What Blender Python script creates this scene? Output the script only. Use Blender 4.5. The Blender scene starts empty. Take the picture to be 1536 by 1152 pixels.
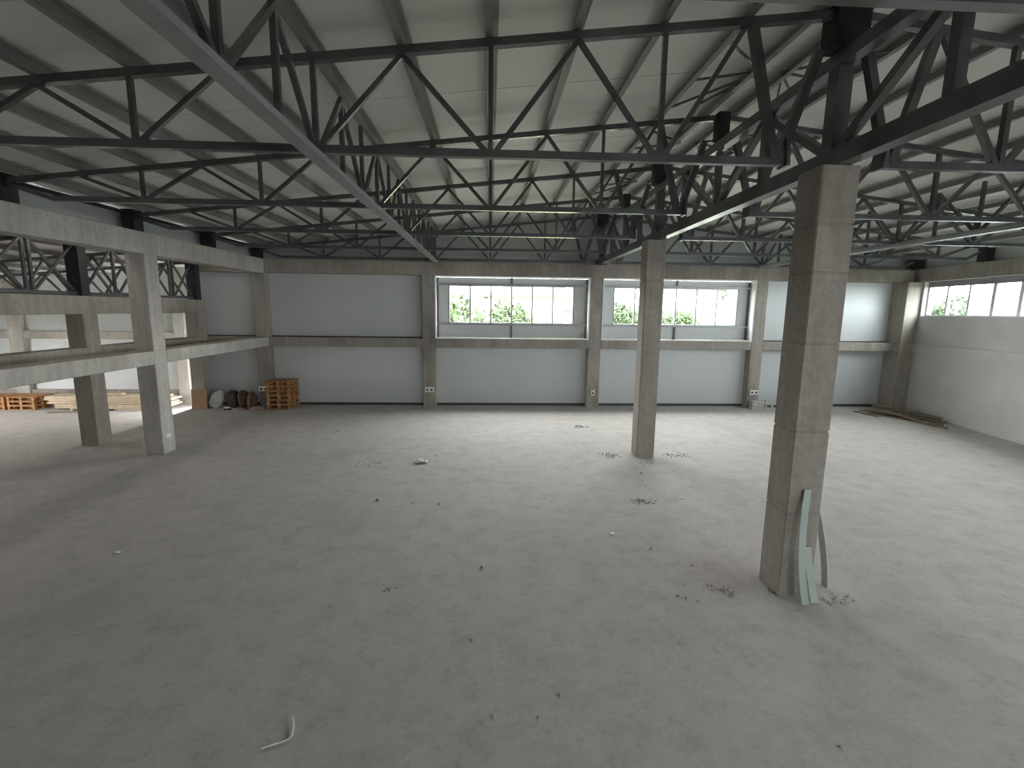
import bpy, bmesh, math, random
from mathutils import Vector, Matrix
random.seed(7)
SC = bpy.context.scene
COL = SC.collection

# ------------------------------------------------------------------ camera
F_PX, PITCH, ROLL, YAW = 716.79, .1539, .0127, -.0472
cy_, sy_ = math.cos(YAW), math.sin(YAW)
fwd = Vector((-sy_, cy_, 0)); rgt = Vector((cy_, sy_, 0)); upv = Vector((0, 0, 1))
f2 = fwd*math.cos(PITCH) - upv*math.sin(PITCH)
u2 = upv*math.cos(PITCH) + fwd*math.sin(PITCH)
r3 = rgt*math.cos(ROLL) + u2*math.sin(ROLL)
u3 = u2*math.cos(ROLL) - rgt*math.sin(ROLL)
cam = bpy.data.cameras.new('camera'); cam.sensor_width = 36; cam.lens = F_PX/1536*36
cam.clip_start = .05; cam.clip_end = 500
camo = bpy.data.objects.new('camera', cam); COL.objects.link(camo)
M = Matrix((r3, u3, -f2)).transposed().to_4x4(); M.translation = Vector((0, 0, 2.9))
camo.matrix_world = M
SC.camera = camo

# ------------------------------------------------------------------ sky (bright overcast) and exposure
SKY = 40.0
w = bpy.data.worlds.new('overcast_sky'); SC.world = w; w.use_nodes = True
bg = w.node_tree.nodes['Background']
bg.inputs[0].default_value = (1.0, .985, .98, 1); bg.inputs[1].default_value = SKY
w.cycles.sampling_method = 'AUTOMATIC'
vs = SC.view_settings
vs.view_transform = 'Standard'; vs.look = 'None'; vs.gamma = 1; vs.use_curve_mapping = False
vs.exposure = 0.0
SC.cycles.use_denoising = True
SC.cycles.max_bounces = 10; SC.cycles.diffuse_bounces = 6; SC.cycles.transparent_max_bounces = 16
SC.cycles.sample_clamp_indirect = 8

def portal(loc, ax, ay, sx, sy):
    # daylight portal in a window opening (guides the sky light, gives off none itself)
    l = bpy.data.lights.new('window_portal', 'AREA'); l.shape = 'RECTANGLE'; l.size = sx; l.size_y = sy
    l.cycles.is_portal = True
    o = bpy.data.objects.new('window_portal', l); COL.objects.link(o)
    ax = Vector(ax).normalized(); ay = Vector(ay).normalized(); az = ax.cross(ay)
    m = Matrix((ax, ay, az)).transposed().to_4x4(); m.translation = Vector(loc); o.matrix_world = m

# ------------------------------------------------------------------ materials
def newmat(name):
    m = bpy.data.materials.new(name); m.use_nodes = True
    nt = m.node_tree
    return m, nt, nt.nodes['Principled BSDF']
def N(nt, t, **k):
    n = nt.nodes.new(t)
    for a, b in k.items(): setattr(n, a, b)
    return n
def noise(nt, scale, detail=4, rough=.55, stretch=None):
    g = N(nt, 'ShaderNodeNewGeometry'); n = N(nt, 'ShaderNodeTexNoise')
    n.inputs['Scale'].default_value = scale; n.inputs['Detail'].default_value = detail; n.inputs['Roughness'].default_value = rough
    if stretch:
        mp = N(nt, 'ShaderNodeMapping'); mp.inputs['Scale'].default_value = stretch
        nt.links.new(g.outputs['Position'], mp.inputs[0]); nt.links.new(mp.outputs[0], n.inputs['Vector'])
    else: nt.links.new(g.outputs['Position'], n.inputs['Vector'])
    return n.outputs['Fac']
def ramp(nt, fac, stops):
    r = N(nt, 'ShaderNodeValToRGB'); e = r.color_ramp.elements
    while len(e) < len(stops): e.new(.5)
    for i, (p, c) in enumerate(stops): e[i].position = p; e[i].color = (*c, 1)
    nt.links.new(fac, r.inputs[0]); return r.outputs[0]
def mixc(nt, fac, a, b, mode='MIX'):
    m = N(nt, 'ShaderNodeMix', data_type='RGBA', blend_type=mode)
    if isinstance(fac, (int, float)): m.inputs[0].default_value = fac
    else: nt.links.new(fac, m.inputs[0])
    for s, i in ((a, 6), (b, 7)):
        if isinstance(s, tuple): m.inputs[i].default_value = (*s, 1)
        else: nt.links.new(s, m.inputs[i])
    return m.outputs[2]
def bump(nt, b, fac, strength, dist):
    n = N(nt, 'ShaderNodeBump'); n.inputs['Strength'].default_value = strength; n.inputs['Distance'].default_value = dist
    nt.links.new(fac, n.inputs['Height']); nt.links.new(n.outputs[0], b.inputs['Normal'])
def simple(name, col, rough=.6, metal=0., var=.12, scale=6., spec=.5):
    m, nt, b = newmat(name)
    f = noise(nt, scale)
    lo = tuple(c*(1-var) for c in col); hi = tuple(min(1, c*(1+var)) for c in col)
    nt.links.new(ramp(nt, f, [(.3, lo), (.7, hi)]), b.inputs['Base Color'])
    b.inputs['Roughness'].default_value = rough; b.inputs['Metallic'].default_value = metal
    b.inputs['Specular IOR Level'].default_value = spec
    return m
def concrete(name, base, stain, boards=True):
    m, nt, b = newmat(name)
    c = ramp(nt, noise(nt, 1.3, 6, .6), [(.25, tuple(x*.78 for x in base)), (.5, base), (.78, tuple(min(1, x*1.18) for x in base))])
    c = mixc(nt, .45, c, ramp(nt, noise(nt, 14, 6, .7), [(.35, tuple(x*.7 for x in base)), (.65, tuple(x*1.2 for x in base))]))
    st = ramp(nt, noise(nt, .9, 5, .62, (1, 1, .45)), [(.48, (0, 0, 0)), (.68, (.8, .8, .8))])
    c = mixc(nt, st, c, stain)
    if boards:  # vertical and horizontal formwork grain
        gv = ramp(nt, noise(nt, 5, 3, .5, (2.2, 2.2, .12)), [(.38, (.84, .84, .84)), (.62, (1.06, 1.06, 1.06))])
        c = mixc(nt, .6, c, gv, 'MULTIPLY')
    nt.links.new(c, b.inputs['Base Color'])
    b.inputs['Roughness'].default_value = .88; b.inputs['Specular IOR Level'].default_value = .25
    bump(nt, b, noise(nt, 30, 5, .7), .35, .006)
    return m
M_CONC = concrete('board_marked_concrete', (.35, .32, .283), (.19, .167, .145))
M_CONCL = concrete('pale_concrete', (.50, .475, .435), (.34, .315, .28))

def floor_mat():
    m, nt, b = newmat('dusty_concrete_floor')
    base = (.465, .432, .40)
    c = ramp(nt, noise(nt, .35, 6, .55), [(.3, (.37, .358, .34)), (.5, base), (.72, (.48, .472, .46))])
    c = mixc(nt, .6, c, ramp(nt, noise(nt, 3.0, 8, .72), [(.34, (.30, .285, .265)), (.5, base), (.7, (.55, .525, .49))]))
    c = mixc(nt, .3, c, ramp(nt, noise(nt, 25, 6, .7), [(.3, (.30, .29, .275)), (.7, (.54, .53, .515))]))
    pat = ramp(nt, noise(nt, .55, 4, .5, (1, .7, 1)), [(.56, (0, 0, 0)), (.7, (.45, .45, .45))])
    c = mixc(nt, pat, c, (.31, .30, .285))
    rust = ramp(nt, noise(nt, .8, 3, .5), [(.66, (0, 0, 0)), (.76, (.3, .3, .3))])
    c = mixc(nt, rust, c, (.36, .29, .255))
    # reddish brick-dust stain beside the nearest column
    g = N(nt, 'ShaderNodeNewGeometry'); ds = N(nt, 'ShaderNodeVectorMath', operation='DISTANCE'); ds.inputs[1].default_value = (2.62, 4.95, 0)
    nt.links.new(g.outputs['Position'], ds.inputs[0])
    ad = N(nt, 'ShaderNodeMath', operation='ADD'); nt.links.new(ds.outputs['Value'], ad.inputs[0]); nt.links.new(noise(nt, 4, 5, .6), ad.inputs[1])
    c = mixc(nt, ramp(nt, ad.outputs[0], [(.55, (.4, .4, .4)), (.95, (0, 0, 0))]), c, (.36, .25, .215))
    # fine trodden-in dirt
    c = mixc(nt, ramp(nt, noise(nt, 7, 8, .75), [(.54, (0, 0, 0)), (.68, (.4, .4, .4))]), c, (.25, .235, .215))
    sp = ramp(nt, noise(nt, 60, 2, .5), [(.70, (0, 0, 0)), (.76, (.5, .5, .5))])
    c = mixc(nt, sp, c, (.14, .135, .13))
    nt.links.new(c, b.inputs['Base Color'])
    b.inputs['Roughness'].default_value = .8; b.inputs['Specular IOR Level'].default_value = .2
    bump(nt, b, noise(nt, 18, 6, .7), .25, .006)
    return m
M_FLOOR = floor_mat()

def panel_mat(name, col, axis, freq):
    # coated sheet-metal sandwich panel with fine pressed lines
    m, nt, b = newmat(name)
    lo = tuple(c*.94 for c in col)
    c = ramp(nt, noise(nt, .8, 4, .55), [(.3, lo), (.7, col)])
    nt.links.new(c, b.inputs['Base Color'])
    b.inputs['Roughness'].default_value = .4; b.inputs['Specular IOR Level'].default_value = .5
    g = N(nt, 'ShaderNodeNewGeometry'); wv = N(nt, 'ShaderNodeTexWave'); wv.bands_direction = axis
    wv.inputs['Scale'].default_value = freq; nt.links.new(g.outputs['Position'], wv.inputs['Vector'])
    bump(nt, b, wv.outputs['Fac'], .25, .003)
    return m
M_WPANEL = panel_mat('pale_grey_wall_panel', (.55, .575, .575), 'X', 3.2)
M_WPANELY = panel_mat('pale_grey_side_panel', (.55, .57, .565), 'Y', 3.2)
M_RPANEL = panel_mat('white_roof_panel', (.80, .785, .75), 'Y', 3.2)
M_PLASTER = simple('grey_render', (.55, .55, .535), .9, 0, .07, 1.6, .2)
M_STEEL = simple('dark_grey_painted_steel', (.085, .09, .091), .2, 0., .25, 3., .8)
M_STEELB = simple('black_primed_steel', (.022, .023, .026), .5, .2, .25, 3.)
M_PURLIN = simple('grey_purlin_steel', (.23, .235, .228), .33, 0., .2, 2.)
M_STEELREFL = simple('steel_with_painted_reflection', (.30, .31, .32), .28, 0., .15, 2.)  # mid-span bottom chord: reflected light put into the colour as a lighter tone
M_TRIM = simple('white_edge_trim', (.75, .75, .73), .5)
M_ALU = simple('grey_window_aluminium', (.30, .31, .31), .4, .4)
M_WALU = simple('white_window_frame', (.66, .67, .67), .45)
M_DARK = simple('dark_base_channel', (.05, .052, .055), .6)
M_WOOD = simple('orange_pallet_wood', (.33, .165, .06), .8, 0, .4, 9.)
M_WOODD = simple('weathered_plank_wood', (.20, .155, .105), .85, 0, .35, 8.)
M_WOODL = simple('fresh_sawn_plank', (.55, .45, .32), .8, 0, .2, 6.)
M_GREEN = simple('pale_green_board', (.44, .50, .46), .6, 0, .06, 5.)
M_WHITE = simple('white_plastic', (.72, .72, .70), .45)
M_BLACK = simple('black_plastic', (.012, .012, .012), .5)
M_SACK = simple('dark_brown_sacking', (.075, .045, .032), .9, 0, .5, 8.)
M_SACKW = simple('pale_woven_sack', (.48, .48, .46), .7, 0, .25, 10.)
M_CARD = simple('brown_cardboard', (.30, .19, .10), .85)
M_RAG = simple('faded_pink_cloth', (.27, .165, .15), .9, 0, .3, 9.)
M_BLOCK = simple('grey_cement_block', (.45, .44, .42), .9, 0, .2, 14.)
M_CRUMB = simple('dark_crumb', (.20, .19, .18), .95, 0, .5, 30.)
M_FOIL = simple('crumpled_clear_film', (.82, .82, .85), .45, 0, .1, 20.)
M_GRASS = simple('scrubby_ground', (.06, .07, .045), .95)
M_LEAF = simple('tree_leaves', (.028, .05, .014), .7, 0, .5, 1.5)
M_BARK = simple('bark', (.06, .045, .03), .9)
M_HW = {'white': simple('white_house_render', (.45, .45, .44), .8), 'yellow': simple('yellow_house_render', (.30, .28, .16), .8),
        'cream': simple('cream_house_render', (.34, .30, .22), .8)}
M_TILE = simple('red_roof_tile', (.06, .034, .028), .8, 0, .3, 3.)
M_BLUE = simple('blue_metal_roof', (.012, .027, .035), .5)
M_HWIN = simple('dark_house_window', (.02, .022, .025), .3)

def glass(name='window_glass', tint=(.93, .95, .95)):
    m, nt, b = newmat(name)
    nt.nodes.remove(b)
    out = nt.nodes['Material Output']
    t = N(nt, 'ShaderNodeBsdfTransparent'); t.inputs[0].default_value = (*tint, 1)
    g = N(nt, 'ShaderNodeBsdfGlossy'); g.inputs['Roughness'].default_value = .02
    lw = N(nt, 'ShaderNodeLayerWeight'); lw.inputs[0].default_value = .5
    pw = N(nt, 'ShaderNodeMath', operation='POWER'); pw.inputs[1].default_value = 5.0
    fr = N(nt, 'ShaderNodeMath', operation='MULTIPLY_ADD'); fr.inputs[1].default_value = .85; fr.inputs[2].default_value = .03
    mx = N(nt, 'ShaderNodeMixShader')
    nt.links.new(lw.outputs['Facing'], pw.inputs[0]); nt.links.new(pw.outputs[0], fr.inputs[0])
    nt.links.new(fr.outputs[0], mx.inputs[0]); nt.links.new(t.outputs[0], mx.inputs[1]); nt.links.new(g.outputs[0], mx.inputs[2])
    nt.links.new(mx.outputs[0], out.inputs[0]); return m
M_GLASS = glass()
M_GLASST = glass('tinted_window_glass', (.71, .75, .76))   # seen through both faces of the pane

# ------------------------------------------------------------------ object helpers
ROOTLOC = {}
def tag(o, label, cat, group=None, kind=None):
    if label: o['label'] = label
    if cat: o['category'] = cat
    if group: o['group'] = group
    if kind: o['kind'] = kind
    return o
def thing(name, loc, label, cat, group=None, kind=None):
    o = bpy.data.objects.new(name, None); o.empty_display_size = .2
    COL.objects.link(o); o.location = loc; ROOTLOC[o] = Vector(loc)
    return tag(o, label, cat, group, kind)
def link(name, me, parent=None, loc=(0, 0, 0)):
    """a mesh object; loc is a world position"""
    o = bpy.data.objects.new(name, me); COL.objects.link(o)
    loc = Vector(loc); ROOTLOC[o] = loc.copy()
    if parent is not None:
        o.parent = parent; loc = loc - ROOTLOC[parent]
    o.location = loc
    return o
UNIT = {}
def unit(mat):
    if mat.name not in UNIT:
        me = bpy.data.meshes.new('bar_' + mat.name); bm = bmesh.new(); bmesh.ops.create_cube(bm, size=1)
        bm.to_mesh(me); bm.free(); me.materials.append(mat); UNIT[mat.name] = me
    return UNIT[mat.name]
def bar(name, p, q, w, h, mat, parent=None):
    """a straight rectangular section from p to q (centre line), w across, h upward; shares one mesh per material"""
    p, q = Vector(p), Vector(q); d = q - p; L = d.length; x = d/L
    u = Vector((0, 0, 1))
    if abs(x.z) > .97: u = Vector((0, 1, 0))
    y = u.cross(x).normalized(); z = x.cross(y)
    o = link(name, unit(mat), parent, (p+q)/2)
    m = Matrix((x, y, z)).transposed(); o.rotation_euler = m.to_euler(); o.scale = (L, w, h)
    return o
def slab(name, x0, x1, y0, y1, z0, z1, mat, parent=None):
    o = link(name, unit(mat), parent, ((x0+x1)/2, (y0+y1)/2, (z0+z1)/2)); o.scale = (abs(x1-x0), abs(y1-y0), abs(z1-z0)); return o
def bm_obj(name, bm, mat, parent=None, loc=(0, 0, 0), smooth=False):
    me = bpy.data.meshes.new(name); bm.normal_update(); bm.to_mesh(me); bm.free(); me.materials.append(mat)
    if smooth:
        for f in me.polygons: f.use_smooth = True
    return link(name, me, parent, loc)
def bev_box(name, x0, x1, y0, y1, z0, z1, mat, parent=None, b=.012):
    bm = bmesh.new(); bmesh.ops.create_cube(bm, size=1)
    for v in bm.verts: v.co = Vector((v.co.x*(x1-x0), v.co.y*(y1-y0), v.co.z*(z1-z0)))
    bmesh.ops.bevel(bm, geom=list(bm.edges), offset=b, segments=1, affect='EDGES')
    return bm_obj(name, bm, mat, parent, ((x0+x1)/2, (y0+y1)/2, (z0+z1)/2))
def hexa(name, pts, mat, parent=None):
    """box from 8 world corners: bottom ring then top ring"""
    bm = bmesh.new(); c = sum((Vector(p) for p in pts), Vector())/8
    v = [bm.verts.new(Vector(p)-c) for p in pts]
    for f in ((3, 2, 1, 0), (4, 5, 6, 7), (0, 1, 5, 4), (1, 2, 6, 5), (2, 3, 7, 6), (3, 0, 4, 7)): bm.faces.new([v[i] for i in f])
    bmesh.ops.recalc_face_normals(bm, faces=bm.faces)
    return bm_obj(name, bm, mat, parent, c)

# ------------------------------------------------------------------ key dimensions (metres)
D = 14.16                      # front face of the far concrete frame
S = .36                        # column side
RX = 3.2                       # ridge
TY = [2.27, 4.62, 6.97, 9.33, 11.69, 14.04]   # truss lines
def wx(y): return 12.84 + .1666*(y-14.16)      # inner face of the right wall
def ztop(x): return 5.565 - .11*abs(x-RX)      # top chord centre line
YB = -10.0                      # wall behind the viewer

# ------------------------------------------------------------------ floors
fl = hexa('floor', [(-8.5, YB, -.5), (wx(YB)+.3, YB, -.5), (wx(15)+.3, 15, -.5), (-8.5, 15, -.5),
                    (-8.5, YB, 0), (wx(YB)+.3, YB, 0), (wx(15)+.3, 15, 0), (-8.5, 15, 0)], M_FLOOR)
tag(fl, 'dusty bare concrete floor of the main hall', 'floor', kind='structure')
fa = slab('floor', -17.4, -8.5, YB, 16.4, -.6, -.32, M_FLOOR)
tag(fa, 'lower concrete floor of the neighbouring hall on the left', 'floor', kind='structure')

# ------------------------------------------------------------------ far wall: cladding panels behind the concrete frame
PY0, PY1 = 14.44, 14.52
wf = thing('wall_far', (2, 14.5, 0), 'pale grey sandwich panel cladding between the far columns', 'wall', kind='structure')
def panel_run(parent, x0, x1, z0, z1, y0=PY0, y1=PY1, wdt=1.12, mat=None):
    n = max(1, round((x1-x0)/wdt)); s = (x1-x0)/n
    for i in range(n): slab('wall_panel', x0+i*s, x0+(i+1)*s, y0+.004*(i % 2), y1, z0, z1, mat or M_WPANEL, parent)   # every other panel sits 4 mm back
FC = [(-8.46, -8.10), (-6.76, -6.40), (-1.98, -1.61), (2.94, 3.31), (7.92, 8.29), (12.38, 12.9)]
BAYS = [(FC[i][1], FC[i+1][0]) for i in range(5)]
for i, (a, b) in enumerate(BAYS):
    if i == 0: a = -8.42
    panel_run(wf, a, b, .07, 1.79)
    slab('base_channel', a, b, 14.40, 14.52, 0, .07, M_DARK, wf)
    if i not in (2, 3):
        panel_run(wf, a, b, 2.07, 3.87)
        slab('base_channel', a, b, 14.41, 14.52, 2.04, 2.07, M_DARK, wf)
# gable cladding above the far beam, up to the roof
for k in range(20):
    xa, xb = -6.9+k*1.02, -6.9+(k+1)*1.02; P0 = PY0+.004*(k % 2)
    za, zb = ztop(xa)+.17, ztop(xb)+.17
    if xa > wx(14.5)+.5: break
    hexa('gable_panel', [(xa, P0, 4.2), (xb, P0, 4.2), (xb, PY1, 4.2), (xa, PY1, 4.2), (xa, P0, za), (xb, P0, zb), (xb, PY1, zb), (xa, PY1, za)], M_WPANEL, wf)

# windows of the far wall: outer trim, steel framing, cladding strips, six panes
def far_window(n, x0, x1, gx0, gx1, label):
    z0, z1, g0, g1 = 2.04, 3.86, 2.52, 3.58
    wn = thing('window_%d' % n, ((x0+x1)/2, 14.45, z0), label, 'window', kind='structure')
    for nm, a in (('reveal_trim', (x0, x0+.035, 14.15, 14.44, z0, z1)), ('reveal_trim', (x1-.035, x1, 14.15, 14.44, z0, z1)),
                  ('reveal_trim', (x0+.035, x1-.035, 14.15, 14.44, z1-.03, z1)), ('reveal_trim', (x0+.035, x1-.035, 14.15, 14.44, z0, z0+.025))):
        slab(nm, *a, M_TRIM, wn)
    a, b = x0+.035, x1-.035; m = (gx0+gx1)/2
    for (pa, pb, qa, qb) in ((a, m, z0+.025, g0-.04), (m, b, z0+.025, g0-.04), (a, m, g1+.04, z1-.03), (m, b, g1+.04, z1-.03), (a, gx0-.03, g0-.04, g1+.04), (gx1+.03, b, g0-.04, g1+.04)):
        slab('cladding_strip', pa, pb, 14.455, 14.52, qa, qb, M_WPANEL, wn)
    for (pa, pb, qa, qb) in ((a, b, g0-.08, g0-.02), (a, b, g1+.02, g1+.08), (a, a+.05, z0+.03, z1-.04), (b-.05, b, z0+.03, z1-.04)):
        slab('steel_rail', pa, pb, 14.40, 14.455, qa, qb, M_STEEL if pb-pa < .1 else M_ALU, wn)
    for qa, qb in ((z0+.025, g0-.08), (g1+.08, z1-.03)): slab('steel_rail', m-.025, m+.025, 14.41, 14.455, qa, qb, M_STEEL, wn)
    fr = slab('window_frame', gx0-.03, gx1+.03, 14.46, 14.52, g0-.04, g0, M_ALU, wn)
    slab('window_frame', gx0-.03, gx1+.03, 14.46, 14.52, g1, g1+.04, M_ALU, wn)
    slab('window_frame', gx0-.03, gx0+.01, 14.46, 14.52, g0, g1, M_ALU, wn); slab('window_frame', gx1-.01, gx1+.03, 14.46, 14.52, g0, g1, M_ALU, wn)
    s = (gx1-gx0)/6
    for i in range(6):
        if i: slab('mullion', gx0+i*s-.02, gx0+i*s+.02, 14.46, 14.52, g0, g1, M_ALU, wn)
        slab('glass_pane', gx0+i*s+.02, gx0+(i+1)*s-.02, 14.488, 14.494, g0, g1, M_GLASS, wn)
    portal(((gx0+gx1)/2, 14.53, (g0+g1)/2), (-1, 0, 0), (0, 0, 1), gx1-gx0, g1-g0)
far_window(1, BAYS[2][0], BAYS[2][1], -1.21, 2.49, 'six-pane window in the far wall looking onto green trees and a yellow house')
far_window(2, BAYS[3][0], BAYS[3][1], 3.73, 7.52, 'six-pane window in the far wall partly hidden by the slimmer free-standing column')

# ------------------------------------------------------------------ concrete columns and beams
def column(x0, y0, z0, z1, label, joints=(), s=S, sy=None, mat=M_CONC, group=None):
    sy = sy or s
    rows = [(z0, 0.)]
    for j in joints: rows += [(j-.012, 0.), (j-.008, -.009), (j+.006, -.009), (j+.010, 0.0)]
    rows += [(z1, 0.)]
    bm = bmesh.new(); rings = []; c = .012
    for z, g in rows:
        hx, hy = s/2+g, sy/2+g
        rings.append([bm.verts.new((px, py, z-z0)) for px, py in ((-hx+c, -hy), (hx-c, -hy), (hx, -hy+c), (hx, hy-c), (hx-c, hy), (-hx+c, hy), (-hx, hy-c), (-hx, -hy+c))])
    for a, b in zip(rings, rings[1:]):
        for i in range(8): bm.faces.new((a[i], a[(i+1) % 8], b[(i+1) % 8], b[i]))
    bm.faces.new(rings[0][::-1]); bm.faces.new(rings[-1])
    o = bm_obj('concrete_column', bm, mat, None, (x0+s/2, y0+sy/2, z0))
    return tag(o, label, 'column', group)
column(3.0, 4.44, 0, 4.235, 'nearest concrete column with pale green board strips leaning on it', (.9, 1.75, 2.62, 3.28, 3.72))
column(2.95, 9.15, 0, 4.235, 'slim free-standing concrete column before the second far window', (1.35, 2.1, 3.5, 3.85))
column(-6.76, 9.40, 0, 3.84, 'concrete column of the left frame with a white patch near its foot', (2.04,), mat=M_CONCL)
column(-6.76, 4.44, 0, 3.84, 'concrete column of the left frame outside the picture on the left', (2.04,), mat=M_CONCL)
column(-8.46, 10.0, 0, 2.71, 'concrete column of the inner left row standing on the floor edge', (1.9,))
column(-8.46, 5.2, 0, 2.71, 'concrete column of the inner left row outside the picture', (1.9,))
column(-8.46, 13.80, 0, 2.71, 'far corner concrete column behind the cardboard sheet', (1.9,))
fl_lab = ['far wall column where the left frame meets the wall, beside the pallets', 'far wall column left of the window with the yellow house',
          'far wall column between the two six-pane windows', 'far wall column right of the second window, above the cement blocks']
for (a, b), lb in zip(FC[1:5], fl_lab): column(a, D+.002, 0, 3.86, lb, (1.91,), s=b-a, sy=.356)
hexa_c = column(12.36, 13.88, 0, 3.86, 'corner concrete column between the far wall and the right wall', (1.78, 2.04), s=.48, sy=.6)
def beam(x0, x1, y0, y1, z0, z1, label, mat=M_CONC):
    return tag(bev_box('concrete_beam', x0, x1, y0, y1, z0, z1, mat), label, 'beam')
beam(-8.46, 13.0, D, D+.36, 3.86, 4.24, 'upper concrete beam running across the far wall')
for (a, b), lb in zip(BAYS, ['in the narrow bay left of the junk heap', 'above the pallet stack', 'under the window with the yellow house', 'under the second six-pane window', 'in the last bay before the right corner']):
    beam(-8.42 if a < -8 else a, b, D, D+.36, 1.78, 2.04, 'lower concrete beam of the far wall ' + lb)
beam(-6.76, -6.40, YB, D, 3.84, 4.24, 'upper beam of the left concrete frame carrying the truss ends', M_CONCL)
beam(-6.758, -6.398, YB, 9.40, 1.78, 2.04, 'lower beam of the left frame, nearest stretch', M_CONCL)
beam(-6.758, -6.398, 9.76, D, 1.78, 2.04, 'lower beam of the left frame, stretch running to the far wall', M_CONCL)
beam(-8.46, -8.10, YB, D, 2.71, 3.07, 'dark upper beam of the inner left row under the lattice girder')
beam(-8.458, -8.098, YB, 10.0, 1.78, 2.04, 'lower beam of the inner left row, nearest stretch')
beam(-8.458, -8.098, 10.36, 13.8, 1.78, 2.04, 'lower beam of the inner left row, far stretch')
# wall piece above beam B corner to the main frame
pt = tag(bev_box('wall_patch', -6.395, -6.39, 9.37+.12, 9.37+.26, .30, .38, M_WHITE, None, .002), 'white painted patch low on the left frame column', 'patch')

# ------------------------------------------------------------------ right wall (slightly askew to the far wall)
DL = math.hypot(.1666, 1)
def rw(s, d, z):
    """s metres from the far corner towards the viewer, d metres outward"""
    return Vector((12.84 - .1666/DL*s + d/DL, 14.16 - s/DL - d*.1666/DL, z))
def rbox(name, s0, s1, d0, d1, z0, z1, mat, parent):
    return hexa(name, [rw(s0, d0, z0), rw(s1, d0, z0), rw(s1, d1, z0), rw(s0, d1, z0), rw(s0, d0, z1), rw(s1, d0, z1), rw(s1, d1, z1), rw(s0, d1, z1)], mat, parent)
wr = thing('wall_right', (12.84, 14.16, 0), 'grey rendered right wall below the ribbon windows', 'wall', kind='structure')
LW = 24.6
rbox('wall_base', 0, LW, .02, .3, 0, 1.79, M_PLASTER, wr)
rbox('wall_band', 0, LW, -.03, .3, 1.79, 2.05, M_PLASTER, wr)
rbox('wall_parapet', 0, LW, .02, .3, 2.05, 2.87, M_PLASTER, wr)
rbox('wall_end', -.4, .36, .02, .3, 2.87, 3.86, M_PLASTER, wr)
rb = rbox('concrete_beam', -.3, LW, -.06, .3, 3.86, 4.24, M_CONC, None); tag(rb, 'concrete beam along the right wall above the ribbon windows', 'beam')
s0 = .36; wn_i = 3
lab_r = ['ribbon window in the right wall nearest the corner', 'ribbon window of the right wall beyond the picture edge', 'third ribbon window of the right wall, outside the picture', 'last ribbon window of the right wall, outside the picture']
for k in range(4):
    s1 = s0 + 4.5
    wn = thing('window_%d' % wn_i, rw((s0+s1)/2, .2, 2.87), lab_r[k], 'window', kind='structure'); wn_i += 1
    rbox('window_frame', s0, s1, .14, .22, 2.87, 2.91, M_WALU, wn); rbox('window_frame', s0, s1, .14, .22, 3.70, 3.86, M_ALU, wn)
    for i in range(7):
        a = s0 + i*.75; wd = .03 if i in (1, 2, 5) else .05
        rbox('mullion', max(s0, a-wd), min(s1, a+wd), .14, .22, 2.91, 3.70, M_WALU, wn)
        if i < 6: rbox('glass_pane', a+.03, a+.72, .178, .184, 2.91, 3.70, M_GLASST, wn)
    c = rw((s0+s1)/2, .24, 3.3); u = rw(1, 0, 0)-rw(0, 0, 0)
    portal(c, -u, (0, 0, 1), 4.4, .8)
    rbox('wall_pier', s1, s1+.3 if k < 3 else LW, .02, .3, 2.87, 3.86, M_PLASTER, wr)
    s0 = s1 + .3
# back wall
wb = thing('wall_back', (2, YB, 0), 'plain cladding wall behind the viewer', 'wall', kind='structure')
panel_run(wb, -8.4, 9.2, 0, 2.4, YB-.1, YB, 1.12, M_WPANEL)
panel_run(wb, -8.4, 9.2, 3.6, 6, YB-.1, YB, 1.12, M_WPANEL)
xs = -8.4
for k, (a, b) in enumerate(((4.2, 7.4),)):
    panel_run(wb, xs, a, 2.4, 3.6, YB-.1, YB, 1.12, M_WPANEL); xs = b
    wn = thing('window_%d' % (7+k), ((a+b)/2, YB, 2.4), 'six-pane window in the wall behind the viewer', 'window', kind='structure')
    for i in range(6):
        q = a+i*(b-a)/6
        slab('glass_pane', q+.02, q+(b-a)/6-.02, YB-.06, YB-.054, 2.44, 3.56, M_GLASS, wn); slab('mullion', q-.02, q+.02, YB-.08, YB-.02, 2.4, 3.6, M_ALU, wn)
    slab('window_frame', a, b, YB-.08, YB-.02, 2.4, 2.44, M_ALU, wn); slab('window_frame', a, b, YB-.08, YB-.02, 3.56, 3.6, M_ALU, wn)
    portal(((a+b)/2, YB-.09, 3.0), (1, 0, 0), (0, 0, 1), b-a, 1.12)
panel_run(wb, xs, 9.2, 2.4, 3.6, YB-.1, YB, 1.12, M_WPANEL)
panel_run(wb, -17.2, -8.5, -.32, 4.6, YB-.1, YB, 1.12, M_WPANEL)

# ------------------------------------------------------------------ roof of the main hall: sandwich panels, one metre each
def roof(name, sgn, label):
    r = thing(name, (RX+sgn*5, 5, 5), label, 'ceiling', kind='structure')
    y = YB-.1
    while y < 14.9:
        y1 = min(y+1.0, 15.0)
        xe = -7.35 if sgn < 0 else wx(y)+.55
        lift = .005*(round(y-YB) % 2)                 # overlapping panel edges
        za, zb = ztop(RX)+.165+lift, ztop(xe)+.165+lift
        ya, yb = y, y1
        hexa('roof_panel', [(RX, ya, za), (xe, ya, zb), (xe, yb, zb), (RX, yb, za), (RX, ya, za+.1), (xe, ya, zb+.1), (xe, yb, zb+.1), (RX, yb, za+.1)], M_RPANEL, r)
        y = y1
    return r
roof('ceiling', -1, 'pale sandwich panel ceiling sloping down to the left of the ridge')
roof('ceiling', 1, 'pale sandwich panel ceiling sloping down to the right of the ridge')
rc = slab('trim_1', RX-.3, RX+.3, YB, 15, 5.83, 5.86, M_PURLIN); tag(rc, 'ridge capping strip along the top of the roof', None, kind='structure')
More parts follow.
